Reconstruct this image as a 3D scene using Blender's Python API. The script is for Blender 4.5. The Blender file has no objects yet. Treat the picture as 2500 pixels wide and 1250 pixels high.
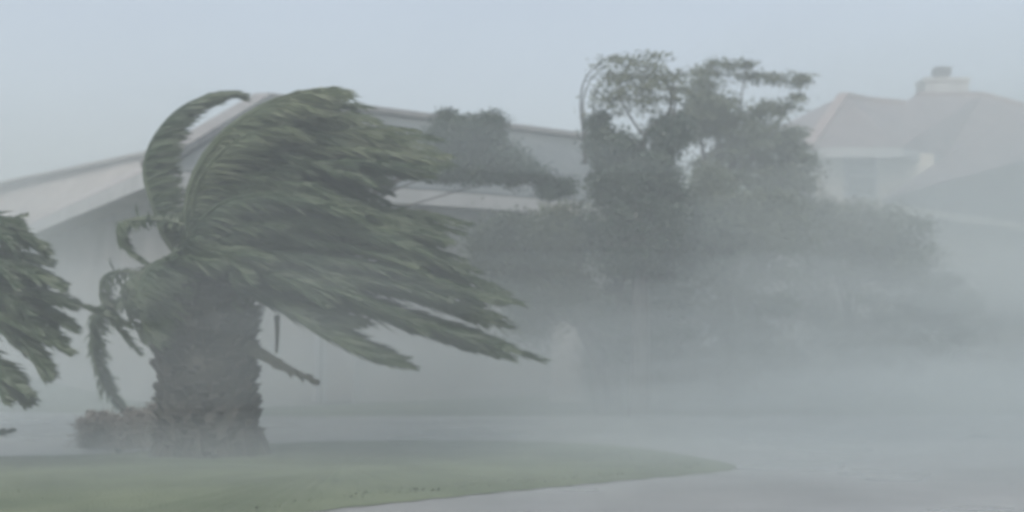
import bpy, math, random
import numpy as np
from mathutils import Vector
R = random.Random(7)
S = bpy.context.scene
COL = S.collection

# ------------------------------------------------------------ camera
F = 3434.0                      # focal length in photo pixels (2500 wide)
H = 1.26                        # camera height
PITCH = math.atan(175 / F)      # horizon at photo row 800
cam_d = bpy.data.cameras.new("camera")
cam = bpy.data.objects.new("camera", cam_d)
COL.objects.link(cam)
cam.location = (0, 0, H)
cam.rotation_euler = (math.radians(90) + PITCH, 0, 0)
cam_d.sensor_width = 36
cam_d.lens = F / 2500 * 36
cam_d.clip_end = 2000
cam_d.dof.use_dof = True
cam_d.dof.focus_distance = 6
cam_d.dof.aperture_fstop = 2.0
S.camera = cam

# ------------------------------------------------------------ world, sun, exposure
SUN_EL, SUN_AZ = math.radians(52), math.radians(200)
world = bpy.data.worlds.new("World")
S.world = world
world.use_nodes = True
nt = world.node_tree
bg = nt.nodes["Background"]
sky = nt.nodes.new("ShaderNodeTexSky")
sky.sky_type = 'NISHITA'
sky.sun_disc = False
sky.sun_elevation = SUN_EL
sky.sun_rotation = SUN_AZ
sky.air_density = 1.0
sky.dust_density = 6.0
sky.ozone_density = 1.0
hsv = nt.nodes.new("ShaderNodeHueSaturation")      # cloud cover greys the sky
hsv.inputs["Saturation"].default_value = 0.62
cl_tc = nt.nodes.new("ShaderNodeTexCoord")
cl_n = nt.nodes.new("ShaderNodeTexNoise")
cl_n.inputs["Scale"].default_value = 2.2
cl_n.inputs["Detail"].default_value = 3
cl_r = nt.nodes.new("ShaderNodeMapRange")
cl_r.inputs["To Min"].default_value = 0.88
cl_r.inputs["To Max"].default_value = 1.12
nt.links.new(cl_tc.outputs["Generated"], cl_n.inputs["Vector"])
nt.links.new(cl_n.outputs["Fac"], cl_r.inputs["Value"])
nt.links.new(cl_r.outputs["Result"], hsv.inputs["Value"])
nt.links.new(sky.outputs["Color"], hsv.inputs["Color"])
nt.links.new(hsv.outputs["Color"], bg.inputs["Color"])
bg.inputs["Strength"].default_value = 0.15
sun_d = bpy.data.lights.new("sun", 'SUN')
sun_d.energy = 0.5
sun_d.angle = math.radians(40)
sun_d.color = (1.0, 0.99, 0.97)
sun = bpy.data.objects.new("sun", sun_d)
COL.objects.link(sun)
sun.rotation_euler = (math.radians(90) - SUN_EL, 0, math.radians(180) - SUN_AZ)
S.view_settings.view_transform = 'Standard'
S.view_settings.look = 'None'
S.view_settings.gamma = 1
S.view_settings.use_curve_mapping = False
S.view_settings.exposure = 0.68
S.cycles.volume_bounces = 3
S.cycles.max_bounces = 8
S.cycles.filter_width = 2.6
S.cycles.use_denoising = True
HAZE_DENSITY = 0.0155

# ------------------------------------------------------------ helpers
CP, SP = math.cos(PITCH), math.sin(PITCH)
def W(px, py, Y):
    """world point on the photo ray (px, py) at distance Y north of the camera"""
    a = (px - 1250) / F
    b = (625 - py) / F
    d = (a, CP - b * SP, SP + b * CP)
    k = Y / d[1]
    return Vector((d[0] * k, Y, H + d[2] * k))

def G(px, py):
    """ground point under a photo pixel"""
    a = (px - 1250) / F
    b = (625 - py) / F
    d = (a, CP - b * SP, SP + b * CP)
    k = -H / d[2]
    return Vector((d[0] * k, d[1] * k, 0))

def lk(n, a, b): n.links.new(a, b)

def mat(name, c1, c2=None, scale=5, rough=0.7, bump=0.0, bscale=30, stretch=(1, 1, 1), spec=0.4, trans=0.0):
    m = bpy.data.materials.new(name)
    m.use_nodes = True
    n = m.node_tree
    p = n.nodes["Principled BSDF"]
    p.inputs["Roughness"].default_value = rough
    p.inputs["Specular IOR Level"].default_value = spec
    tc = n.nodes.new("ShaderNodeTexCoord")
    mp = n.nodes.new("ShaderNodeMapping")
    mp.inputs["Scale"].default_value = stretch
    lk(n, tc.outputs["Object"], mp.inputs["Vector"])
    c2 = c2 or c1
    ns = n.nodes.new("ShaderNodeTexNoise")
    ns.inputs["Scale"].default_value = scale
    ns.inputs["Detail"].default_value = 5
    lk(n, mp.outputs["Vector"], ns.inputs["Vector"])
    cr = n.nodes.new("ShaderNodeValToRGB")
    cr.color_ramp.elements[0].position = 0.32
    cr.color_ramp.elements[1].position = 0.68
    cr.color_ramp.elements[0].color = (*c1, 1)
    cr.color_ramp.elements[1].color = (*c2, 1)
    lk(n, ns.outputs["Fac"], cr.inputs["Fac"])
    lk(n, cr.outputs["Color"], p.inputs["Base Color"])
    if bump:
        nb = n.nodes.new("ShaderNodeTexNoise")
        nb.inputs["Scale"].default_value = bscale
        nb.inputs["Detail"].default_value = 4
        lk(n, mp.outputs["Vector"], nb.inputs["Vector"])
        bp = n.nodes.new("ShaderNodeBump")
        bp.inputs["Strength"].default_value = bump
        bp.inputs["Distance"].default_value = 0.03
        lk(n, nb.outputs["Fac"], bp.inputs["Height"])
        lk(n, bp.outputs["Normal"], p.inputs["Normal"])
    if trans:
        out = n.nodes["Material Output"]
        tr = n.nodes.new("ShaderNodeBsdfTranslucent")
        lk(n, cr.outputs["Color"], tr.inputs["Color"])
        mx = n.nodes.new("ShaderNodeMixShader")
        mx.inputs[0].default_value = trans
        lk(n, p.outputs[0], mx.inputs[1])
        lk(n, tr.outputs[0], mx.inputs[2])
        lk(n, mx.outputs[0], out.inputs["Surface"])
    return m

def roof_mat(name, c1, c2):
    """shingle or tile courses as fine relief: rows follow height"""
    m = mat(name, c1, c2, scale=1.6, rough=0.45)
    n = m.node_tree
    p = n.nodes["Principled BSDF"]
    tc = n.nodes.new("ShaderNodeTexCoord")
    wv = n.nodes.new("ShaderNodeTexWave")
    wv.bands_direction = 'Z'
    wv.wave_profile = 'SAW'
    wv.inputs["Scale"].default_value = 2.2
    wv.inputs["Distortion"].default_value = 0.6
    lk(n, tc.outputs["Object"], wv.inputs["Vector"])
    bp = n.nodes.new("ShaderNodeBump")
    bp.inputs["Strength"].default_value = 0.6
    bp.inputs["Distance"].default_value = 0.03
    lk(n, wv.outputs["Fac"], bp.inputs["Height"])
    lk(n, bp.outputs["Normal"], p.inputs["Normal"])
    return m

M = {}
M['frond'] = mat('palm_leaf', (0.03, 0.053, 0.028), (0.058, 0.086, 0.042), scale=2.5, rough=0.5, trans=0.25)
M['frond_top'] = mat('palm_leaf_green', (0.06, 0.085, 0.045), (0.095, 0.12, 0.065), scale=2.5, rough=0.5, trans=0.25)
M['frond_dead'] = mat('dead_palm_leaf', (0.03, 0.034, 0.026), (0.055, 0.06, 0.045), scale=6, rough=0.8)
M['rachis'] = mat('palm_midrib', (0.10, 0.11, 0.06), (0.16, 0.16, 0.09), scale=8)
M['trunk'] = mat('palm_trunk_fibre', (0.03, 0.03, 0.027), (0.06, 0.06, 0.052), scale=5, rough=0.9, bump=0.4)
M['bark'] = mat('wet_bark', (0.03, 0.03, 0.028), (0.06, 0.058, 0.053), scale=9, rough=0.8, bump=0.6)
M['leaf_dark'] = mat('dark_leaf', (0.025, 0.045, 0.035), (0.05, 0.075, 0.05), scale=2, rough=0.5, trans=0.2)
M['leaf_mid'] = mat('olive_leaf', (0.045, 0.065, 0.035), (0.085, 0.105, 0.06), scale=2, rough=0.5, trans=0.25)
M['leaf_pale'] = mat('pale_olive_leaf', (0.07, 0.09, 0.05), (0.12, 0.14, 0.085), scale=2, rough=0.5, trans=0.3)
M['leaf_brown'] = mat('brownish_leaf', (0.22, 0.205, 0.185), (0.34, 0.32, 0.29), scale=3, rough=0.7, trans=0.2)
M['stucco'] = mat('pale_stucco', (0.25, 0.25, 0.24), (0.33, 0.325, 0.31), scale=1.2, rough=0.85, bump=0.3, bscale=60)
M['stucco_warm'] = mat('cream_stucco', (0.42, 0.39, 0.33), (0.50, 0.47, 0.40), scale=1.0, rough=0.85, bump=0.3, bscale=60)
M['trim'] = mat('white_trim', (0.25, 0.26, 0.26), (0.32, 0.33, 0.33), scale=2, rough=0.5)
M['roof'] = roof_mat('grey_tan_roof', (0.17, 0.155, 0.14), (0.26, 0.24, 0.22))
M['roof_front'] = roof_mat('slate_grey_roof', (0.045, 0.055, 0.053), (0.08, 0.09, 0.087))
M['cap'] = mat('pale_ridge_tile', (0.13, 0.128, 0.125), (0.19, 0.185, 0.18), scale=6, rough=0.6, bump=0.4)
M['roof_red'] = roof_mat('dull_red_tile', (0.108, 0.086, 0.084), (0.158, 0.13, 0.127))
M['cap_red'] = mat('red_ridge_tile', (0.16, 0.12, 0.11), (0.23, 0.18, 0.17), scale=6, rough=0.6, bump=0.4)
M['glass'] = mat('window_glass', (0.03, 0.035, 0.045), (0.05, 0.055, 0.065), scale=1, rough=0.08, spec=0.6)
M['door'] = mat('door_paint', (0.22, 0.20, 0.19), (0.28, 0.26, 0.25), scale=2, rough=0.5)
M['chimney_cap'] = mat('chimney_pot', (0.04, 0.04, 0.045), (0.07, 0.07, 0.075), scale=6, rough=0.7)
M['metal'] = mat('grey_downpipe', (0.22, 0.22, 0.23), (0.30, 0.30, 0.31), scale=3, rough=0.5)

def add_obj(name, verts, faces, material, parent=None, origin=(0, 0, 0), smooth=False):
    me = bpy.data.meshes.new(name)
    o = Vector(origin)
    vs = [(v[0] - o.x, v[1] - o.y, v[2] - o.z) for v in verts]
    me.from_pydata(vs, [], faces)
    me.materials.append(material)
    if smooth:
        me.polygons.foreach_set('use_smooth', [True] * len(me.polygons))
    me.update()
    ob = bpy.data.objects.new(name, me)
    COL.objects.link(ob)
    if parent is not None:
        ob.parent = parent
    else:
        ob.location = o
    return ob

def thing(name, label, cat, loc, group=None):
    e = bpy.data.objects.new(name, None)
    COL.objects.link(e)
    e.location = loc
    e.empty_display_size = 0.3
    e['label'] = label
    e['category'] = cat
    if group: e['group'] = group
    return e

def part(name, vf, material, parent, smooth=False, up=None):
    """up: the part that this one is a sub-part of (no offset of its own)"""
    root = parent
    return add_obj(name, vf[0], vf[1], material, up if up is not None else parent, root.location, smooth)

def join(*vfs):
    V, Fc = [], []
    for v, f in vfs:
        o = len(V)
        V += list(v)
        Fc += [tuple(i + o for i in q) for q in f]
    return V, Fc

def tube(pts, radii, sides=8, cap=True, jit=0.0):
    V, Fc = [], []
    n = len(pts)
    pts = [Vector(p) for p in pts]
    for i, p in enumerate(pts):
        t = (pts[min(i + 1, n - 1)] - pts[max(i - 1, 0)]).normalized()
        a = t.cross(Vector((0, 1, 0.01)))
        if a.length < 1e-3: a = t.cross(Vector((1, 0, 0)))
        a.normalize()
        b = t.cross(a)
        for k in range(sides):
            w = 2 * math.pi * k / sides
            r = radii[i] * (1 + jit * R.uniform(-1, 1))
            V.append(p + a * math.cos(w) * r + b * math.sin(w) * r)
    for i in range(n - 1):
        for k in range(sides):
            k2 = (k + 1) % sides
            Fc.append((i * sides + k, i * sides + k2, (i + 1) * sides + k2, (i + 1) * sides + k))
    if cap:
        Fc.append(tuple(range(sides - 1, -1, -1)))
        Fc.append(tuple((n - 1) * sides + k for k in range(sides)))
    return V, Fc

def slab(poly, th):
    """a roof or floor plane given by its top corners, th thick downward"""
    n = len(poly)
    top = [Vector(p) for p in poly]
    bot = [p - Vector((0, 0, th)) for p in top]
    Fc = [tuple(range(n)), tuple(range(2 * n - 1, n - 1, -1))]
    for i in range(n):
        j = (i + 1) % n
        Fc.append((i, n + i, n + j, j))
    return top + bot, Fc

def beam(a, b, w, h):
    """box from a to b, w wide horizontally and h high, a and b on its centre line"""
    a, b = Vector(a), Vector(b)
    t = (b - a).normalized()
    s = t.cross(Vector((0, 0, 1)))
    if s.length < 1e-3: s = Vector((1, 0, 0))
    s.normalize()
    u = s.cross(t)
    V = []
    for p in (a, b):
        for i, j in ((-1, -1), (1, -1), (1, 1), (-1, 1)):
            V.append(p + s * (w / 2 * i) + u * (h / 2 * j))
    return V, [(3, 2, 1, 0), (4, 5, 6, 7), (0, 1, 5, 4), (1, 2, 6, 5), (2, 3, 7, 6), (3, 0, 4, 7)]

def box(x0, x1, y0, y1, z0, z1):
    V = [Vector(p) for p in ((x0, y0, z0), (x1, y0, z0), (x1, y1, z0), (x0, y1, z0), (x0, y0, z1), (x1, y0, z1), (x1, y1, z1), (x0, y1, z1))]
    return V, [(3, 2, 1, 0), (4, 5, 6, 7), (0, 1, 5, 4), (1, 2, 6, 5), (2, 3, 7, 6), (3, 0, 4, 7)]

def wall(a, b, th, z0, z1):
    """upright wall along the ground line a-b, outer face on the line, thickness to its left"""
    a, b = Vector((a[0], a[1], 0)), Vector((b[0], b[1], 0))
    t = (b - a).normalized()
    nrm = Vector((-t.y, t.x, 0)) * th
    V = []
    for z in (z0, z1):
        for p in (a, b, b + nrm, a + nrm):
            V.append(Vector((p.x, p.y, z)))
    return V, [(3, 2, 1, 0), (4, 5, 6, 7), (0, 1, 5, 4), (1, 2, 6, 5), (2, 3, 7, 6), (3, 0, 4, 7)]

# ------------------------------------------------------------ ground, lawn, road
def structure(o):
    o['kind'] = 'structure'
    return o

GX, GY0, GY1 = 260, -30, 420
gm = mat('wet_ground_grass', (0.05, 0.07, 0.035), (0.09, 0.11, 0.06), scale=0.6, rough=0.7, bump=0.5, bscale=20)
structure(add_obj('ground', [(-GX, GY0, 0), (GX, GY0, 0), (GX, GY1, 0), (-GX, GY1, 0)], [(0, 1, 2, 3)], gm))

# wet concrete street and drive: a subdivided sheet, a trace uneven, with puddle gloss
rm = mat('wet_concrete', (0.15, 0.16, 0.16), (0.21, 0.222, 0.222), scale=0.7, rough=0.3, bump=0.06, bscale=14)
n = rm.node_tree
nr = n.nodes.new("ShaderNodeTexNoise"); nr.inputs["Scale"].default_value = 0.5
mr = n.nodes.new("ShaderNodeMapRange")
mr.inputs["From Min"].default_value = 0.35; mr.inputs["From Max"].default_value = 0.65
mr.inputs["To Min"].default_value = 0.25; mr.inputs["To Max"].default_value = 0.45
tcn = n.nodes.new("ShaderNodeTexCoord")
lk(n, tcn.outputs["Object"], nr.inputs["Vector"]); lk(n, nr.outputs["Fac"], mr.inputs["Value"])
lk(n, mr.outputs["Result"], n.nodes["Principled BSDF"].inputs["Roughness"])
structure(add_obj('road', [(-60, -20, 0.005), (60, -20, 0.005), (60, 19.5, 0.005), (14, 20.5, 0.005), (3, 20.3, 0.005), (-3, 20.0, 0.005), (-9, 21.5, 0.005), (-60, 22.5, 0.005)],
        [(0, 1, 2, 3, 4, 5, 6, 7)], rm))

# lawn island: edge traced on the ground, domed slightly, raised on a kerb
edge_px = [(-500, 1116), (-200, 1116), (0, 1114), (200, 1110), (400, 1100), (620, 1084), (800, 1077), (1000, 1075), (1250, 1076), (1450, 1082),
           (1600, 1098), (1730, 1120), (1810, 1138), (1780, 1150), (1600, 1166), (1400, 1184), (1200, 1203), (1000, 1223), (760, 1248),
           (600, 1275), (300, 1330), (-100, 1400), (-900, 1500)]
KH = 0.010
edge = []
for px, py in edge_px:
    p = G(px, py)
    k = (H - KH) / H            # raised top is seen at the same pixel
    edge.append(Vector((p.x * k, p.y * k, KH)))
def smooth_ring(ring, it=2):
    for _ in range(it):
        out = []
        m_ = len(ring)
        for i in range(m_):
            a, b = ring[i], ring[(i + 1) % m_]
            out += [a * 0.75 + b * 0.25, a * 0.25 + b * 0.75]
        ring = out
    return ring
edge = smooth_ring(edge, 3)
edge = [p + Vector((0, .03 * math.sin(i * 1.7) + R.uniform(-.006, .006), 0)) for i, p in enumerate(edge)]
cen = sum(edge, Vector()) / len(edge)
V, Fc = [], []
rings = [1.0, 0.97, 0.9, 0.75, 0.5, 0.25]
ne = len(edge)
for q, s_ in enumerate(rings):
    for p in edge:
        w = cen + (p - cen) * s_
        V.append((w.x, w.y, KH + 0.05 * (1 - s_ ** 2) + (0.012 * R.uniform(-1, 1) if q > 1 else 0)))
V.append((cen.x, cen.y, KH + 0.05))
for q in range(len(rings) - 1):
    for i in range(ne):
        j = (i + 1) % ne
        Fc.append((q * ne + i, (q + 1) * ne + i, (q + 1) * ne + j, q * ne + j))
for i in range(ne):
    Fc.append(((len(rings) - 1) * ne + i, len(V) - 1, (len(rings) - 1) * ne + (i + 1) % ne))
lm = mat('wet_lawn', (0.065, 0.088, 0.048), (0.105, 0.13, 0.075), scale=1.3, rough=0.75, bump=0.7, bscale=40)
structure(add_obj('lawn', V, Fc, lm, smooth=True))
# grass blades on the lawn
def inside(x, y, ring):
    c = False
    m_ = len(ring)
    for i in range(m_):
        a, b = ring[i], ring[(i + 1) % m_]
        if (a.y > y) != (b.y > y) and x < (b.x - a.x) * (y - a.y) / (b.y - a.y) + a.x:
            c = not c
    return c
V, Fc = [], []
for _ in range(22000):
    y = 8.6 + 7.6 * R.random()
    x = R.uniform(-0.40, 0.20) * y
    if not inside(cen.x + (x - cen.x) * 1.08, cen.y + (y - cen.y) * 1.2, edge): continue
    h = R.uniform(0.0, 0.02)
    w = R.uniform(0.006, 0.012)
    lean = R.uniform(0.3, 1.2) * h
    o = len(V)
    V += [(x - w, y, KH + 0.01), (x + w, y + R.uniform(-w, w), KH + 0.01), (x + lean, y + R.uniform(-.02, .02), KH + 0.015 + h)]
    Fc.append((o, o + 1, o + 2))
g = add_obj('grass', V, Fc, mat('grass_blade', (0.068, 0.092, 0.05), (0.108, 0.134, 0.078), scale=1.5, rough=0.6, trans=0.2))
g['kind'] = 'stuff'
g['label'] = 'short wet grass flattened by the wind on the lawn island'

# ------------------------------------------------------------ pale house on the left and centre
hs = thing('house', 'long low pale house with grey hipped roof behind the big palm', 'house', (-5, 24, 0))
EZ = 3.6
E0 = Vector((-5.28, 20.5, EZ)); E1 = Vector((3.4, 27.5, EZ)); EL = Vector((-11.1, 32.1, EZ)); EL2 = Vector((-16.9, 43.7, EZ))
R1 = Vector((-4.53, 25.5, 5.42)); R2 = Vector((3.0, 32.1, 5.42))
EBm = Vector((-3.0, 30.5, EZ)); EBr = Vector((0.5, 36.0, EZ)); E1b = Vector((5.2, 33.5, EZ))
G1 = W(430, 363, 35.7); G2 = W(0, 455, 45.0); G2b = W(-260, 505, 52.0)
EL3 = EL2 + (EL2 - EL)
part('roof', slab([E0, E1, R2, R1], 0.14), M['roof_front'], hs)
part('roof', join(slab([E0, R1, EBm], 0.14), slab([E1, E1b, R2], 0.14), slab([R1, R2, E1b, EBr, EBm], 0.14)), M['roof_front'], hs)
part('roof', join(slab([EL2, EL, E0, G1], 0.14), slab([EL3, EL2, G1, G2, G2b], 0.14)), M['roof'], hs)
part('ridge_cap', join(beam(E0 + Vector((0, 0, .05)), R1 + Vector((0, 0, .06)), 0.34, 0.12), beam(R1 + Vector((0, 0, .06)), R2 + Vector((0, 0, .06)), 0.3, 0.1)), M['cap'], hs)
part('ridge_cap', beam(G1 + Vector((0, 0, .03)), G2b + Vector((0, 0, .03)), 0.3, 0.08), M['cap'], hs)
dn = Vector((0, 0, -0.16))
fo = Vector((-0.62, 0.78, 0)) * -0.035
part('fascia', beam(E0 + dn + fo, E1 + dn + fo, 0.06, 0.24), M['trim'], hs)
part('fascia', beam(E0 + dn + Vector((-.035, 0, 0)), EL3 + dn + Vector((-.035, 0, 0)), 0.06, 0.24), M['trim'], hs)
# walls, 0.6 m in from the eaves
din = Vector((-0.63, 0.78, 0)) * 0.9
W0 = E0 + Vector((0.25, 1.0, 0)); W1 = E1 + din + Vector((-.3, 0, 0))
part('wall', wall(W0, W1, 0.2, 0, EZ - 0.2), M['stucco'], hs)
lt = (EL3 - E0).normalized()
part('wall', wall(EL3 + Vector((0.6, 0, 0)), W0 + Vector((-0.02, 0.02, 0)), 0.2, 0, EZ - 0.2), M['stucco'], hs)
part('soffit', slab([E0 + Vector((0, 0.1, -0.2)), E1 + Vector((-.1, 0, -0.2)), W1 + Vector((0, .3, EZ*0 - 0.2)), W0 + Vector((0, .3, -0.2))], 0.03), M['stucco'], hs)
part('soffit', slab([EL3 + Vector((0.05, 0, -0.2)), E0 + Vector((0.05, 0.1, -0.2)), W0 + Vector((0.2, .2, -0.2)), EL3 + Vector((0.9, 0, -0.2))], 0.03), M['stucco'], hs)
def on_front(px, off=0.0):
    """ground point on the front wall line under photo column px"""
    a = (px - 1250) / F
    d = W1 - W0
    t = (a * W0.y - W0.x) / (d.x - a * d.y)
    p = W0 + d * t
    nrm = Vector((d.y, -d.x, 0)).normalized()
    q = p + nrm * off
    return Vector((q.x, q.y, 0))
def panel(px0, px1, z0, z1, th):
    a, b = on_front(px0, th), on_front(px1, th)
    return wall(a, b, th - 0.003, z0, z1)
# porch posts, entrance door with frame, windows in the front wall
for px in (1382,):
    a = W(px, 900, 24.2)
    post = part('porch_post', box(a.x - .24, a.x + .24, a.y - .24, a.y + .24, 0, EZ - .24), M['stucco'], hs)
    part('base', box(a.x - .3, a.x + .3, a.y - .3, a.y + .3, 0, 0.25), M['stucco'], hs, up=post)
a = on_front(766, 0.07)
part('downpipe', tube([(a.x, a.y, 0.05), (a.x, a.y, 1.8), (a.x, a.y, EZ - .25)], [.05, .05, .05], 8), M['metal'], hs)
d_ = part('door', panel(792, 858, 0.05, 2.15, 0.05), M['door'], hs)
part('frame', join(panel(783, 791, 0.0, 2.25, 0.08), panel(859, 867, 0.0, 2.25, 0.08), panel(783, 867, 2.26, 2.36, 0.08)), M['trim'], hs, up=d_)
a = on_front(850, 0.1)
part('handle', tube([(a.x, a.y, 1.0), (a.x, a.y, 1.15)], [.02, .02], 6), M['metal'], hs, up=d_)
# thin pale strip laid on the roof right of the dark tree
a = W(1228, 357, 28.4); b = W(1300, 372, 29.0)
part('pale_roof_strip', beam(a, b, 0.3, 0.05), M['trim'], hs)

# ------------------------------------------------------------ far house on the right
hb = thing('house', 'far two storey house with dull red roof and chimney fading in mist', 'house', (10.5, 38, 0))
FL = W(1975, 357, 36.5); FR = W(2200, 357, 36.5); FR2 = W(2310, 383, 38.8)
P1 = W(2060, 232, 41.5); P1b = W(2110, 243, 42.5); VA = W(2205, 252, 43.0); BL = W(1885, 318, 44.5); BB = W(2060, 262, 50)
Q1 = W(2238, 231, 44.5); Q2 = W(2400, 231, 45.0); Q3 = W(2520, 262, 44.5); Q4 = W(2760, 318, 44.0)
EG0 = W(2150, 488, 33.5); EG1 = W(2900, 600, 52.2); EGr = W(2900, 400, 58.0); KX = W(2312, 380, 38.6)
part('roof', join(slab([FL, FR, VA, P1b, P1], 0.15), slab([BL, FL, P1, BB], 0.15)), M['roof_red'], hb)
part('roof', join(slab([FR, FR2, Q2], 0.15), slab([FR, Q2, Q1, VA], 0.15), slab([FR2, KX, Q2], 0.15), slab([Q1, Q2, W(2400, 300, 52), W(2238, 300, 52)], 0.15)), M['roof_red'], hb)
part('roof', join(slab([EG0, EG1, Q4], 0.15), slab([EG0, Q4, Q3], 0.15), slab([EG0, Q3, KX], 0.15), slab([KX, Q3, Q2], 0.15)), M['roof_red'], hb)
part('ridge_cap', beam(P1, P1b, .3, .14), M['cap_red'], hb)
for a, b in ((P1b, VA), (Q1, Q2), (Q2, Q3), (FL, P1), (Q3, Q4)):
    part('ridge_cap', beam(a, b, .3, .14), M['cap_red'], hb)
dz = Vector((0, -.05, -.17))
part('fascia', join(beam(W(2000, 357, 36.5) + dz, FR + dz, .08, .26)), M['trim'], hb)
part('fascia', join(beam(FR + dz, FR2 + dz + Vector((0.05, 0, 0)), .08, .24)), M['trim'], hb)
part('fascia', beam(EG0 + dz, EG1 + dz, .08, .2), M['stucco_warm'], hb)
wy = 37.2
xa, xb = W(1992, 400, wy).x, W(2280, 400, wy).x
part('wall', box(xa, xb, wy, wy + 6, 0, FL.z - .1), M['stucco_warm'], hb)
gx0, gx1 = W(2170, 500, 34.3).x, W(2880, 500, 34.3).x
gw = part('wall', wall(EG0 + Vector((.5, .9, 0)), EG1 + Vector((.2, .9, 0)), .2, 0, EG0.z - .2), M['stucco_warm'], hb)
def bwin(px0, px1, y0, y1, Y, mull=True):
    a, b = W(px0, y1, Y - .03), W(px1, y0, Y - .03)
    w_ = part('window', box(a.x, b.x, Y - .04, Y - .003, a.z, b.z), M['glass'], hb)
    f = .07
    bs = [box(a.x - f, a.x, Y - .09, Y - .002, a.z - f, b.z + f), box(b.x, b.x + f, Y - .09, Y - .002, a.z - f, b.z + f),
          box(a.x, b.x, Y - .09, Y - .002, b.z, b.z + f), box(a.x, b.x, Y - .09, Y - .002, a.z - f, a.z)]
    c = (a.z + b.z) / 2
    bs.append(box(a.x, b.x, Y - .07, Y - .042, c - .025, c + .025))
    part('frame', join(*bs), M['metal'], hb, up=w_)
bwin(2068, 2134, 382, 478, wy)
c0, c1 = W(2250, 195, 46), W(2356, 245, 46)
ch = part('chimney', join(box(c0.x, c1.x, 45.6, 46.6, c1.z - .6, c0.z + .02), box(c0.x - .05, c1.x + .05, 45.55, 46.65, c0.z - .12, c0.z - .02),
          ), M['stucco'], hb)
k0, k1 = W(2287, 182, 46), W(2316, 197, 46)
part('chimney_pot', join(box(k0.x, k1.x, 45.9, 46.3, k1.z - .05, k0.z), box(k0.x - .06, k1.x + .06, 45.84, 46.36, k0.z, k0.z + .24)), M['chimney_cap'], hb, up=ch)

# ------------------------------------------------------------ foliage builders
def bez(p, t):
    u = 1 - t
    return p[0] * u ** 3 + p[1] * 3 * u * u * t + p[2] * 3 * u * t * t + p[3] * t ** 3

def catmull(P, n_):
    out = []
    m_ = len(P) - 1
    for i in range(n_ + 1):
        s = i / n_ * m_
        k = min(int(s), m_ - 1)
        t = s - k
        a, b, c, d = P[max(k - 1, 0)], P[k], P[k + 1], P[min(k + 2, m_)]
        out.append(0.5 * ((2 * b) + (c - a) * t + (2 * a - 5 * b + 4 * c - d) * t * t + (3 * b - a - 3 * c + d) * t ** 3))
    return out

def frond_mesh(path, L=0.34, wind=0.9, dens=55, wd=0.022, taper=0.5, r0=0.025, base=0.12, lift=0.0, droop=0.15, sideways=0.55):
    """rachis plus leaflets swept by the wind; path is a list of close 3-D points"""
    n_ = len(path)
    total = sum((path[i + 1] - path[i]).length for i in range(n_ - 1))
    vf = tube(path[::2] + ([path[-1]] if (n_ - 1) % 2 else []), [r0 * (1 - 0.85 * i / (len(path[::2]))) for i in range(len(path[::2]) + (1 if (n_ - 1) % 2 else 0))], 5, False)
    V, Fc = list(vf[0]), list(vf[1])
    cnt = int(total * dens)
    tw = R.uniform(-.5, .5)
    for side in (-1, 1):
        for i in range(cnt):
            t = (i + R.random()) / cnt
            if t < base: continue
            s = t * (n_ - 1)
            k = min(int(s), n_ - 2)
            p = path[k].lerp(path[k + 1], s - k)
            T = (path[k + 1] - path[k]).normalized()
            sd = T.cross(Vector((tw, -0.55, 1.0)))
            if sd.length < 1e-3: continue
            sd.normalize()
            sd *= side
            g_ = math.sin(math.pi * min(1, (t - base) / (1 - base) * 0.86 + 0.14)) ** 0.6
            le = L * (0.35 + 0.65 * g_) * (1 - 0.35 * t * taper) * R.uniform(.55, 1.2)
            d = T * 0.5 + sd * sideways * R.uniform(.3, 1.2) + Vector((wind, 0, -droop + lift)) + Vector((R.gauss(0, .16), R.gauss(0, .3), R.gauss(0, .16)))
            d.normalize()
            d2 = (d + Vector((wind * .5, 0, -droop - .12))).normalized()
            m_ = p + d * le * .5
            e = m_ + d2 * le * .5
            wv = d.cross(Vector((R.uniform(-.6, .6), 1, R.uniform(-.6, .6))))
            wv.normalize()
            wv *= wd * (0.6 + .4 * g_) * .5
            o = len(V)
            V += [p - wv * .6, p + wv * .6, m_ + wv, m_ - wv, e]
            Fc += [(o, o + 1, o + 2, o + 3), (o + 3, o + 2, o + 4)]
    return V, Fc

def px_path(pts, Y0, dY, n_=26):
    """pts: photo pixels of the rachis, lying between Y0 and Y0+dY"""
    m_ = len(pts) - 1
    P = [W(p[0], p[1], Y0 + dY * (i / m_) ** 1.0) for i, p in enumerate(pts)]
    return catmull(P, n_)

def bez_path(pts, Y0, dY, n_=26, j=0):
    q = [Vector((a + R.uniform(-j, j), b + R.uniform(-j, j), 0)) for a, b in pts]
    out = []
    for i in range(n_ + 1):
        t = i / n_
        v = bez(q, t)
        out.append(W(v.x, v.y, Y0 + dY * t))
    return out

# ------------------------------------------------------------ the big palm
PY = 13.7
base = G(515, 1120); PY = base.y
palm = thing('palm_tree', 'big stout palm in the middle of the lawn, fronds blown to one side', 'palm tree', (base.x, base.y, 0.1))
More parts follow.
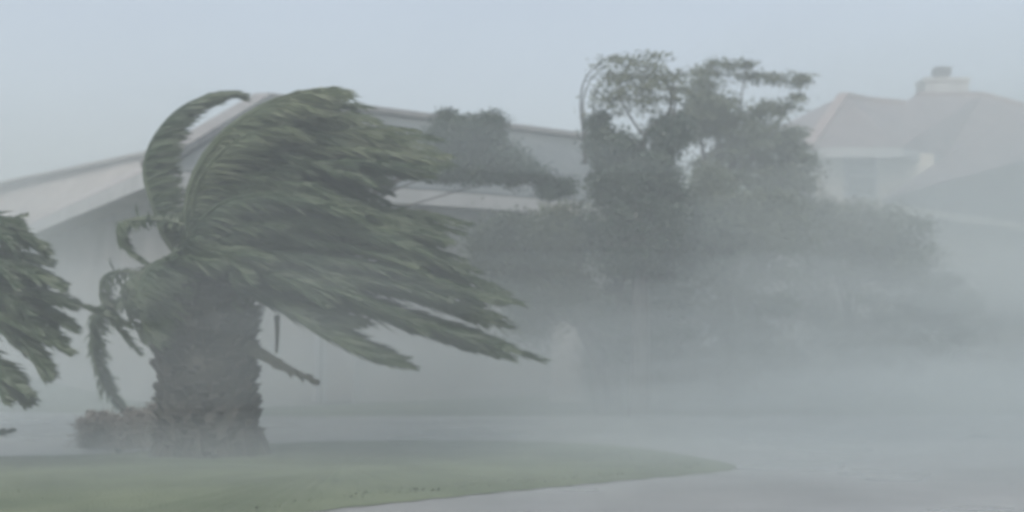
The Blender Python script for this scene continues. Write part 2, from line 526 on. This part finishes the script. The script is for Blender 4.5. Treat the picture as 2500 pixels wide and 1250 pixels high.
# trunk: fibre core with rows of old leaf bases
ctr = [(520, 1128, 262), (512, 1080, 258), (508, 1000, 244), (505, 920, 244), (500, 850, 248), (490, 780, 262), (486, 720, 272), (495, 680, 235), (508, 650, 150)]
cp = [W(c[0], c[1], PY) for c in ctr]
sc_ = PY / F
core = tube(catmull(cp, 30), [np.interp(i / 30 * 8, range(9), [c[2] for c in ctr]) * sc_ / 2 * 0.93 for i in range(31)], 26, True, 0.05)
path = catmull(cp, 60)
V, Fc = list(core[0]), list(core[1])
for r_ in range(60):
    s = r_ / 60 * 8
    rad = np.interp(s, range(9), [c[2] for c in ctr]) * sc_ / 2 * 0.9
    c = path[r_]
    nb = 15
    for k in range(nb):
        w = 2 * math.pi * (k + 0.5 * (r_ % 2) + R.uniform(-.25, .25)) / nb
        out = Vector((math.cos(w), math.sin(w), 0))
        tg = Vector((-math.sin(w), math.cos(w), 0))
        hh = R.uniform(.05, .13); ww = R.uniform(.03, .085); pr = R.uniform(.0, .11) * (1.3 if s > 4.5 else 1)
        p = c + out * rad
        o = len(V)
        V += [p - tg * ww - Vector((0, 0, hh * .6)), p + tg * ww - Vector((0, 0, hh * .6)), p + tg * ww * .7 + out * pr + Vector((0, 0, hh * .4)), p - tg * ww * .7 + out * pr + Vector((0, 0, hh * .4)),
              p + tg * ww * .6 + Vector((0, 0, hh * .5)), p - tg * ww * .6 + Vector((0, 0, hh * .5))]
        Fc += [(o, o + 1, o + 2, o + 3), (o + 3, o + 2, o + 4, o + 5), (o, o + 3, o + 5), (o + 1, o + 4, o + 2)]
# flared root skirt
for k in range(70):
    w = R.uniform(0, 2 * math.pi)
    out = Vector((math.cos(w), math.sin(w), 0)); tg = Vector((-math.sin(w), math.cos(w), 0))
    p = Vector((base.x, base.y, 0.1)) + out * 0.47
    hh = R.uniform(.05, .25); ex = R.uniform(.04, .15)
    o = len(V)
    V += [p + Vector((0, 0, hh)), p + out * ex - tg * .06 - Vector((0, 0, .08)), p + out * ex + tg * .06 - Vector((0, 0, .08)), p - out * .1 - tg * .08, p - out * .1 + tg * .08]
    Fc += [(o, o + 1, o + 2), (o, o + 3, o + 1), (o, o + 2, o + 4)]
part('trunk', (V, Fc), M['trunk'], palm)

def frond(parent, path, m='frond', **kw):
    return part('frond', frond_mesh(path, **kw), M[m], parent)

# the arching frond that stands alone at upper left
frond(palm, px_path([(470, 650), (405, 590), (372, 500), (352, 430), (360, 370), (392, 312), (440, 264), (500, 235), (548, 228), (580, 238)], PY, 0.3, 46), L=0.38, wind=1.3, dens=130, base=.10, droop=.0, sideways=.25, wd=.028)
frond(palm, px_path([(472, 655), (412, 595), (380, 505), (360, 435), (366, 378), (398, 318), (445, 272), (505, 242), (556, 233)], PY + .06, 0.25, 46), L=0.36, wind=1.3, dens=130, base=.10, droop=-.02, sideways=.25, wd=.028)
# curling frond left of the crown
frond(palm, px_path([(520, 600), (450, 548), (370, 535), (305, 540), (285, 565), (305, 605), (350, 640), (400, 668)], PY - .3, 0.2, 34), L=0.16, wind=.5, dens=80, base=.1, sideways=.5)
frond(palm, px_path([(520, 560), (440, 540), (360, 528), (300, 546), (290, 572), (315, 600)], PY - .1, 0.2, 30), L=0.15, wind=.6, dens=80, base=.1)
frond(palm, px_path([(470, 600), (410, 560), (390, 470), (385, 410), (430, 420)], PY + .2, 0.2, 30), L=0.22, wind=.9, dens=60)
# drooping fronds left of the trunk
frond(palm, px_path([(440, 700), (350, 668), (275, 665), (245, 695), (262, 760), (300, 820), (338, 862)], PY - .2, .3, 34), L=.22, wind=.55, dens=70, base=.15)
frond(palm, px_path([(430, 740), (340, 700), (300, 700), (310, 760), (350, 830)], PY + .2, .3, 30), L=.22, wind=.5, dens=70)
frond(palm, px_path([(420, 760), (330, 730), (240, 750), (222, 830), (245, 920), (290, 990), (325, 1020)], PY + 1.2, 1.6, 34), L=.26, wind=.35, dens=80, base=.2, sideways=.7)
frond(palm, px_path([(430, 730), (330, 735), (250, 755), (236, 840), (262, 930), (312, 1005)], PY + 1.5, 1.6, 34), L=.24, wind=.35, dens=70, base=.2, sideways=.7)

# wind-swept mass: (control points, tips, copies, jitter, length)
HERO = [
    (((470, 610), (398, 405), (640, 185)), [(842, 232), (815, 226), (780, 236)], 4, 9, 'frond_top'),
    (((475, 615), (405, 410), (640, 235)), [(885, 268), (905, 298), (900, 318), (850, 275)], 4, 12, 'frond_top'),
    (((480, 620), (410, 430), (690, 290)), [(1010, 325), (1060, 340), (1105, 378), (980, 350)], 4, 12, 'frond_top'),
    (((480, 625), (410, 450), (720, 340)), [(1090, 395), (1050, 425), (960, 445), (900, 455)], 5, 14, 'frond'),
    (((480, 630), (425, 480), (680, 400)), [(860, 470), (800, 500), (930, 500)], 5, 16, 'frond'),
    (((490, 640), (470, 530), (790, 450)), [(1070, 560), (1140, 562), (1100, 600), (1000, 560)], 5, 16, 'frond'),
    (((495, 645), (500, 570), (850, 540)), [(1135, 640), (1145, 672), (1240, 705), (1050, 660)], 5, 16, 'frond'),
    (((500, 660), (540, 620), (900, 660)), [(1262, 740), (1250, 790), (1180, 780), (1100, 740)], 5, 14, 'frond'),
    (((500, 670), (560, 650), (900, 740)), [(1315, 872), (1240, 872), (1160, 855), (1080, 820)], 4, 10, 'frond'),
    (((510, 680), (600, 650), (760, 830)), [(1005, 902), (985, 880), (930, 885)], 4, 9, 'frond'),
    (((510, 690), (590, 680), (700, 760)), [(860, 830), (790, 800), (900, 790)], 4, 12, 'frond'),
    (((480, 600), (460, 560), (560, 520)), [(700, 560), (760, 610), (800, 680)], 4, 14, 'frond'),
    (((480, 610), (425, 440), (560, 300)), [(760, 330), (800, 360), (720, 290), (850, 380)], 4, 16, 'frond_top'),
    (((470, 620), (415, 500), (520, 400)), [(720, 420), (640, 440), (780, 460)], 5, 16, 'frond'),
    (((470, 640), (450, 560), (560, 480)), [(820, 540), (900, 560), (960, 600)], 5, 18, 'frond'),
    (((480, 650), (520, 600), (680, 590)), [(900, 650), (980, 690), (850, 700)], 5, 18, 'frond'),
    (((490, 670), (560, 640), (700, 670)), [(900, 740), (1000, 760), (820, 760)], 5, 16, 'frond'),
    (((480, 640), (430, 500), (620, 420)), [(930, 505), (900, 530), (860, 490)], 5, 16, 'frond'),
    (((490, 640), (480, 560), (760, 500)), [(1100, 600), (1060, 640), (1020, 600)], 5, 18, 'frond'),
    (((500, 660), (540, 610), (800, 620)), [(1140, 700), (1060, 720), (1180, 730)], 5, 18, 'frond'),
    (((410, 700), (430, 600), (560, 590)), [(640, 640), (620, 690), (680, 720), (560, 700)], 5, 22, 'frond'),
    (((400, 720), (390, 640), (440, 620)), [(520, 660), (470, 700), (560, 740)], 4, 18, 'frond'),
    (((470, 660), (400, 620), (350, 640)), [(300, 710), (335, 770), (350, 830), (320, 740)], 4, 16, 'frond'),
    (((450, 680), (390, 660), (370, 700)), [(350, 790), (375, 840), (380, 760)], 3, 14, 'frond'),
    (((440, 680), (420, 640), (440, 600)), [(520, 600), (560, 640), (470, 560)], 4, 14, 'frond'),
]
for c_, tips, cnt, jit, mm in HERO:
    for tp in tips:
        for k in range(cnt + 2):
            dy = R.uniform(-1.0, 1.0)
            s = R.uniform(.86, 1.0) if k else 1.0
            t_ = (c_[0][0] + (tp[0] - c_[0][0]) * s, c_[0][1] + (tp[1] - c_[0][1]) * s)
            p = bez_path((c_[0], c_[1], c_[2], t_), PY + R.uniform(-.25, .25), dy, 26, jit)
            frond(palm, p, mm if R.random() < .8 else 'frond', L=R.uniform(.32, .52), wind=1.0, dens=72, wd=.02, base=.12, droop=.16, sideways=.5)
# dead stub and hanging tip under the crown
d1 = px_path([(600, 845), (650, 872), (710, 905), (772, 932)], PY - .2, -.2, 20)
part('dead_frond', frond_mesh(d1, L=.17, wind=.35, dens=120, wd=.03, base=.02, r0=.075, sideways=.35, droop=.1), M['frond_dead'], palm)
d2 = px_path([(676, 770), (677, 815), (675, 862)], PY + .1, 0, 12)
part('dead_frond', tube(d2, [.03 - .0016 * i for i in range(13)], 7), M['frond_dead'], palm)

# ------------------------------------------------------------ palm at the left edge
LY = 12.6
lb = Vector((W(-190, 800, LY).x, LY, 0.1))
lp = thing('palm_tree', 'second palm at the left edge, its dark green fronds streaming inward', 'palm tree', lb)
lpth = [Vector((lb.x, LY, 0.0)), Vector((lb.x + .05, LY, .7)), Vector((lb.x + .02, LY, 1.4)), W(-190, 690, LY)]
tv = tube(catmull(lpth, 20), [.42 - .006 * i for i in range(21)], 20, True, .08)
part('trunk', tv, M['trunk'], lp)
LP = [
    (((-190, 690), (-150, 560), (-40, 520)), [(35, 548), (60, 575), (105, 610), (20, 545), (-10, 560), (40, 640), (20, 600)], 5),
    (((-190, 700), (-140, 610), (-30, 600)), [(120, 640), (100, 690), (150, 700), (80, 720), (60, 670), (30, 700)], 6),
    (((-190, 710), (-120, 680), (0, 680)), [(165, 745), (185, 800), (130, 790), (60, 760), (90, 820)], 6),
    (((-190, 720), (-120, 720), (0, 760)), [(165, 855), (150, 830), (118, 915), (90, 880)], 4),
    (((-190, 725), (-140, 730), (40, 780)), [(112, 925), (60, 860)], 3),
    (((-200, 760), (-150, 820), (-40, 880)), [(70, 970), (55, 985), (30, 960), (40, 930), (10, 975)], 5),
]
for c_, tips, cnt in LP:
    for tp in tips:
        for k in range(cnt):
            p = bez_path((*c_, tp), LY + R.uniform(-.2, .2), R.uniform(-.8, .8), 24, 9)
            frond(lp, p, 'frond', L=R.uniform(.24, .36), wind=.9, dens=55, wd=.03, base=.12, droop=.2, sideways=.6)
for pts in ([(-150, 700), (0, 715), (150, 735), (250, 760), (320, 800)], [(-150, 690), (20, 690), (130, 715), (220, 755), (300, 790)],
            [(-160, 1120), (-80, 1070), (-20, 1058), (30, 1048)]):
    frond(lp, px_path(pts, LY + .2, .6, 26), L=.15, wind=.6, dens=50)
# thin whipped tips in front of the roof
for pts in ([(-150, 640), (-60, 590), (10, 540), (62, 522)],):
    frond(lp, px_path(pts, LY, .4, 26), L=.09, wind=.7, dens=60, base=.8, r0=.007)

# ------------------------------------------------------------ broadleaf trees and shrubs
def crown_mesh(blobs, leaf=0.09, clusters=60, per=40, cr=0.22, stretch=1.8, hollow=0.0, seedpts=None):
    """leaf clumps spread through pixel-placed ellipsoids: blobs = (px, py, rx, ry, Y, depth radius m, weight)"""
    V, Fc = [], []
    cents = []
    tw = sum(b[6] for b in blobs)
    for b in blobs:
        c = W(b[0], b[1], b[4])
        k = b[4] / F
        for _ in range(max(1, int(clusters * b[6] / tw))):
            while True:
                q = Vector((R.uniform(-1, 1), R.uniform(-1, 1), R.uniform(-1, 1)))
                if hollow < q.length < 1: break
            cents.append(c + Vector((q.x * b[2] * k, q.y * b[5], q.z * b[3] * k)))
    for c in cents:
        rr = cr * R.uniform(.5, 1.4)
        for _ in range(int(per * R.uniform(.5, 1.4))):
            q = Vector((R.gauss(0, .5) * stretch, R.gauss(0, .5), R.gauss(0, .42))) * rr
            p = c + q
            if p.z < .05: continue
            d = Vector((1.0 + R.gauss(0, .35), R.gauss(0, .5), R.gauss(-.05, .4))).normalized()
            n_ = d.cross(Vector((R.uniform(-1, 1), R.uniform(-1, 1), R.uniform(-1, 1))))
            if n_.length < 1e-2: continue
            n_.normalize()
            l = leaf * R.uniform(.6, 1.4)
            w = n_ * l * .28
            o = len(V)
            V += [p, p + d * l * .45 + w, p + d * l, p + d * l * .45 - w]
            Fc.append((o, o + 1, o + 2, o + 3))
    return (V, Fc), cents

def tree(name, label, cat, bx, by, Y, trunk_px, blobs, m, group=None, r0=.12, limbs=14, extra=None, **kw):
    b = Vector((W(bx, by, Y).x, Y, 0))
    t = thing(name, label, cat, b, group)
    vf, cents = crown_mesh(blobs, **kw)
    tp = [b - Vector((0, 0, .1))] + [W(p[0], p[1], Y) for p in trunk_px]
    tpath = catmull(tp, 16)
    part('trunk', tube(tpath, [r0 * (1 - .6 * i / 16) for i in range(17)], 9, True, .05), M['bark'], t)
    for k in range(limbs):
        e = R.choice(cents)
        s = tpath[R.randint(8, 16)]
        mid = s.lerp(e, .5) + Vector((R.uniform(-.1, .1), R.uniform(-.1, .1), R.uniform(.0, .25)))
        part('limb', tube(catmull([s, mid, e], 8), [r0 * .34 * (1 - .8 * i / 8) for i in range(9)], 5), M['bark'], t)
    for ex in (extra or []):
        pp = px_path(ex[0], Y, ex[2] if len(ex) > 2 else 0, 24)
        part('limb', tube(pp, [ex[1] * (1 - .8 * i / 24) for i in range(25)], 5), M['bark'], t)
    part('crown', vf, M[m], t)
    return t

GT = 'wind bent trees along the house front'
# dark leaning tree before the roof, tuft on its top
tree('tree', 'small dark tree with a pointed tuft, leaning over the roof behind the palm', 'tree', 600, 1000, 19.0,
     [(615, 830), (700, 640), (900, 480), (1080, 390)],
     [(1140, 345, 84, 66, 19.5, .5, 8), (1083, 290, 16, 32, 19.5, .15, .7), (1190, 322, 34, 46, 19.5, .35, 3), (1200, 395, 75, 48, 19.5, .45, 4), (1270, 425, 75, 28, 19.4, .35, 2), (1350, 462, 42, 30, 19.4, .35, 1.3), (1085, 375, 65, 62, 19.5, .4, 4), (1120, 415, 85, 36, 19.4, .4, 3)],
     'leaf_dark', r0=.07, limbs=5, clusters=560, per=110, cr=.10, leaf=.042, stretch=1.4)
# V-shaped dark tree with an airy crown above
tree('tree', 'tall dark forked tree with an airy see-through top and whipping outer twigs', 'tree', 1560, 1000, 20.0,
     [(1565, 800), (1560, 560), (1568, 400)],
     [(1555, 455, 115, 90, 20.0, .8, 9), (1456, 325, 17, 62, 20.0, .2, 1.2), (1492, 375, 50, 50, 20.0, .4, 2.5), (1630, 330, 40, 55, 20.0, .35, 2), (1550, 560, 150, 130, 20.1, .9, 8), (1560, 760, 120, 160, 20.9, .9, 6), (1690, 600, 110, 110, 21.2, .9, 4)],
     'leaf_dark', r0=.17, clusters=640, per=130, cr=.14, leaf=.05, stretch=1.3,
     extra=[([(1428, 400), (1425, 330), (1418, 260), (1424, 205), (1450, 165), (1490, 135)], .024), ([(1430, 400), (1432, 330), (1424, 250), (1440, 200), (1470, 165)], .02),
            ([(1560, 400), (1580, 325), (1622, 290), (1640, 250), (1625, 200), (1570, 160)], .05), ([(1440, 380), (1447, 290), (1455, 220), (1500, 170)], .02),
            ([(1640, 300), (1650, 250), (1645, 200), (1662, 172), (1666, 185)], .02), ([(1570, 330), (1530, 270), (1510, 210), (1540, 150)], .02)])
vt = [o for o in COL.objects if o.get('label', '').startswith('tall dark forked')][0]
vf, _ = crown_mesh([(1545, 165, 85, 38, 20.0, .5, 4), (1550, 225, 105, 50, 20.0, .6, 6), (1490, 255, 45, 30, 20.0, .4, 1.2), (1600, 200, 60, 40, 20.0, .4, 1.6), (1570, 272, 60, 14, 20.0, .3, .3)],
                   clusters=150, per=28, cr=.075, leaf=.05, stretch=3.2)
part('upper_crown', vf, M['leaf_pale'], vt)
# ragged tree right of it
tree('tree', 'ragged olive green tree with gaps, its branches streaming toward the red roof', 'tree', 1780, 1000, 24.5,
     [(1770, 800), (1760, 560), (1760, 380)],
     [(x, y, rx, ry, 24.5, d, (rx * ry / 900) * (1.5 if rx > 70 else 1)) for x, y, rx, ry, d in (
         (1745, 172, 48, 22, .5), (1810, 160, 42, 8, .2), (1700, 208, 48, 34, .5), (1728, 270, 78, 52, .7), (1695, 310, 48, 52, .5), (1840, 186, 60, 9, .25),
         (1903, 189, 60, 10, .25), (1952, 190, 20, 11, .15), (1945, 222, 13, 30, .15), (1900, 262, 52, 20, .35), (1850, 288, 52, 24, .4), (1790, 325, 80, 40, .6),
         (1840, 368, 95, 38, .6), (1905, 338, 62, 38, .5), (1940, 400, 48, 55, .5), (1960, 440, 28, 32, .3), (1760, 410, 70, 40, .5), (1870, 440, 90, 40, .5))],
     'leaf_mid', r0=.13, clusters=620, per=50, cr=.09, leaf=.06, stretch=2.2, limbs=18)
# bushy masses lower down
tree('bushy_tree', 'rounded grey green shrubby tree between the white post and the palm tips', 'tree', 1470, 1000, 21.0,
     [(1460, 900), (1400, 760), (1320, 660)],
     [(1270, 615, 120, 85, 21.0, .7, 6), (1370, 580, 75, 85, 21.2, .6, 4), (1330, 700, 110, 70, 21.0, .6, 4), (1185, 610, 40, 50, 21.0, .4, 1), (1285, 770, 62, 90, 21.2, .5, 2), (1390, 745, 70, 50, 21.2, .5, 2)],
     'leaf_mid', group=GT, clusters=320, per=120, cr=.2, leaf=.05, stretch=1.5)
tree('bushy_tree', 'broad bush below the ragged tree, its lower half lost in spray', 'shrub', 1780, 1000, 23.0,
     [(1780, 900), (1780, 760), (1780, 650)],
     [(1760, 560, 130, 110, 23, .9, 6), (1860, 560, 140, 90, 23, .9, 6), (1780, 720, 170, 130, 23, .9, 6), (1720, 460, 70, 60, 23, .6, 2), (1780, 880, 190, 100, 23, .9, 5)],
     'leaf_mid', group=GT, clusters=560, per=110, cr=.2, leaf=.05, stretch=1.5)
tree('bushy_tree', 'wide round bush under the far house window, fading into white mist', 'shrub', 2070, 1000, 26.0,
     [(2070, 900), (2070, 780), (2070, 700)],
     [(2040, 580, 150, 100, 26, 1.1, 6), (2160, 600, 110, 90, 26, 1, 5), (2060, 720, 190, 140, 26, 1.2, 7), (1960, 520, 80, 50, 26, .8, 2), (2070, 880, 230, 90, 26, 1.2, 5), (2240, 680, 90, 90, 27.5, 1.2, 3), (2300, 790, 110, 100, 28.5, 1.2, 3)],
     'leaf_mid', group=GT, clusters=620, per=110, cr=.22, leaf=.055, stretch=1.5)
tree('hedge', 'dark upright hedge right of the white porch post', 'hedge', 1500, 1000, 22.5,
     [(1500, 950), (1500, 900), (1500, 860)],
     [(1500, 850, 72, 150, 22.5, .5, 4), (1620, 870, 90, 130, 22.6, .6, 4)],
     'leaf_mid', clusters=300, per=110, cr=.18, leaf=.05, stretch=1.2, limbs=4)
tree('low_shrub', 'low brownish shrub on the lawn left of the big palm trunk', 'shrub', 290, 1100, 14.3,
     [(290, 1080), (290, 1060), (290, 1050)],
     [(232, 1050, 40, 42, 14.3, .22, 2.4), (310, 1052, 70, 42, 14.3, .25, 3), (380, 1040, 40, 52, 14.3, .2, 2), (300, 1085, 110, 25, 14.3, .2, 2)],
     'leaf_brown', clusters=260, per=70, cr=.07, leaf=.04, stretch=1.2, limbs=4, r0=.04)

# ------------------------------------------------------------ air: haze box and blown spray
def vol_mat(name, dens, col=(0.512, 0.58, 0.595), aniso=0.0):
    m = bpy.data.materials.new(name)
    m.use_nodes = True
    n = m.node_tree
    n.nodes.clear()
    out = n.nodes.new("ShaderNodeOutputMaterial")
    v = n.nodes.new("ShaderNodeVolumePrincipled")
    v.inputs["Color"].default_value = (*col, 1)
    v.inputs["Density"].default_value = dens
    v.inputs["Anisotropy"].default_value = aniso
    lk(n, v.outputs[0], out.inputs["Volume"])
    return m
hz = add_obj('haze', *box(-GX - 5, GX + 5, GY0 - 5, GY1 + 5, -1, 9.75), vol_mat('haze_air', HAZE_DENSITY, (0.655, 0.725, 0.745)))
hz['kind'] = 'stuff'
hz['label'] = 'grey rain haze filling the air'

def spray(c, r, dens):
    """a puff of wind-driven spray: a squashed, gently lumpy ball of mist whose edge thins to nothing"""
    nu, nv = 28, 14
    m = vol_mat('spray_air', dens / 2.6)
    ph = R.uniform(0, 6)
    for q in (1.0, 0.84, 0.68, 0.5):
        V, Fc = [], []
        for j in range(nv + 1):
            th = math.pi * j / nv
            for i in range(nu):
                a = 2 * math.pi * i / nu
                k = q * (1 + .08 * math.sin(3 * a + ph) * math.sin(th) + .05 * math.sin(5 * a + 2 * ph) * math.sin(th))
                V.append((c[0] + r[0] * k * math.sin(th) * math.cos(a), c[1] + r[1] * k * math.sin(th) * math.sin(a), c[2] + r[2] * q * math.cos(th)))
        for j in range(nv):
            for i in range(nu):
                i2 = (i + 1) % nu
                Fc.append((j * nu + i, (j + 1) * nu + i, (j + 1) * nu + i2, j * nu + i2))
        o = add_obj('mist', V, Fc, m, smooth=True)
        o['kind'] = 'stuff'
        o['label'] = 'low white spray blown along the ground'
spray((0, 19.2, .1), (18, 4.4, 2.2), .08)
spray((8.5, 22.0, .5), (10, 5, 4.6), .05)
spray((13, 29.5, 1.5), (13, 6.3, 8.0), .07)
spray((-9, 26, 1), (12, 7, 4.5), .03)
spray((6.8, 14.3, .0), (9, 4.6, 1.15), .15)
spray((-8, 16.5, .0), (7, 3.0, 1.0), .08)
spray((-2, 12.6, .0), (9, 2.8, .5), .16)

def streak(px, py, Y, L, h, tilt, dens):
    """a torn ribbon of driven rain: long, thin, tilted along the wind"""
    c = W(px, py, Y)
    V, Fc = [], []
    nu, nv = 18, 16
    ph = R.uniform(0, 6)
    for j in range(nv + 1):
        th = math.pi * j / nv
        x = -math.cos(th) * L
        for i in range(nu):
            a = 2 * math.pi * i / nu
            k = math.sin(th) * (1 + .25 * math.sin(x * 1.7 + ph))
            z = h * k * math.sin(a) + .25 * h * math.sin(x * 1.1 + ph)
            y = h * 1.6 * k * math.cos(a)
            V.append((c.x + x * math.cos(tilt) - z * math.sin(tilt), c.y + y, c.z + x * math.sin(tilt) + z * math.cos(tilt)))
    for j in range(nv):
        for i in range(nu):
            i2 = (i + 1) % nu
            Fc.append((j * nu + i, j * nu + i2, (j + 1) * nu + i2, (j + 1) * nu + i))
    o = add_obj('mist', V, Fc, vol_mat('streak_air', dens), smooth=True)
    o['kind'] = 'stuff'
    o['label'] = 'torn streak of driven rain and spray'
for a in ((1900, 620, 19.5, 5.0, .55, -.10, .08), (2150, 720, 19.5, 5.0, .6, .08, .10), (1300, 860, 17.0, 5.0, .35, .05, .12), (2300, 520, 24, 5, .7, -.12, .08),
          (2050, 900, 15.5, 4.0, .3, -.06, .16), (1150, 1010, 15.2, 4.0, .2, .04, .16), (450, 700, 12.2, 2.6, .35, -.1, .09), (900, 640, 12.4, 2.2, .3, -.22, .05),
          (1000, 330, 17.5, 3.5, .3, -.14, .12), (1500, 960, 16.5, 4.5, .22, .03, .14), (560, 900, 12.0, 2.6, .35, .1, .10)):
    streak(*a)
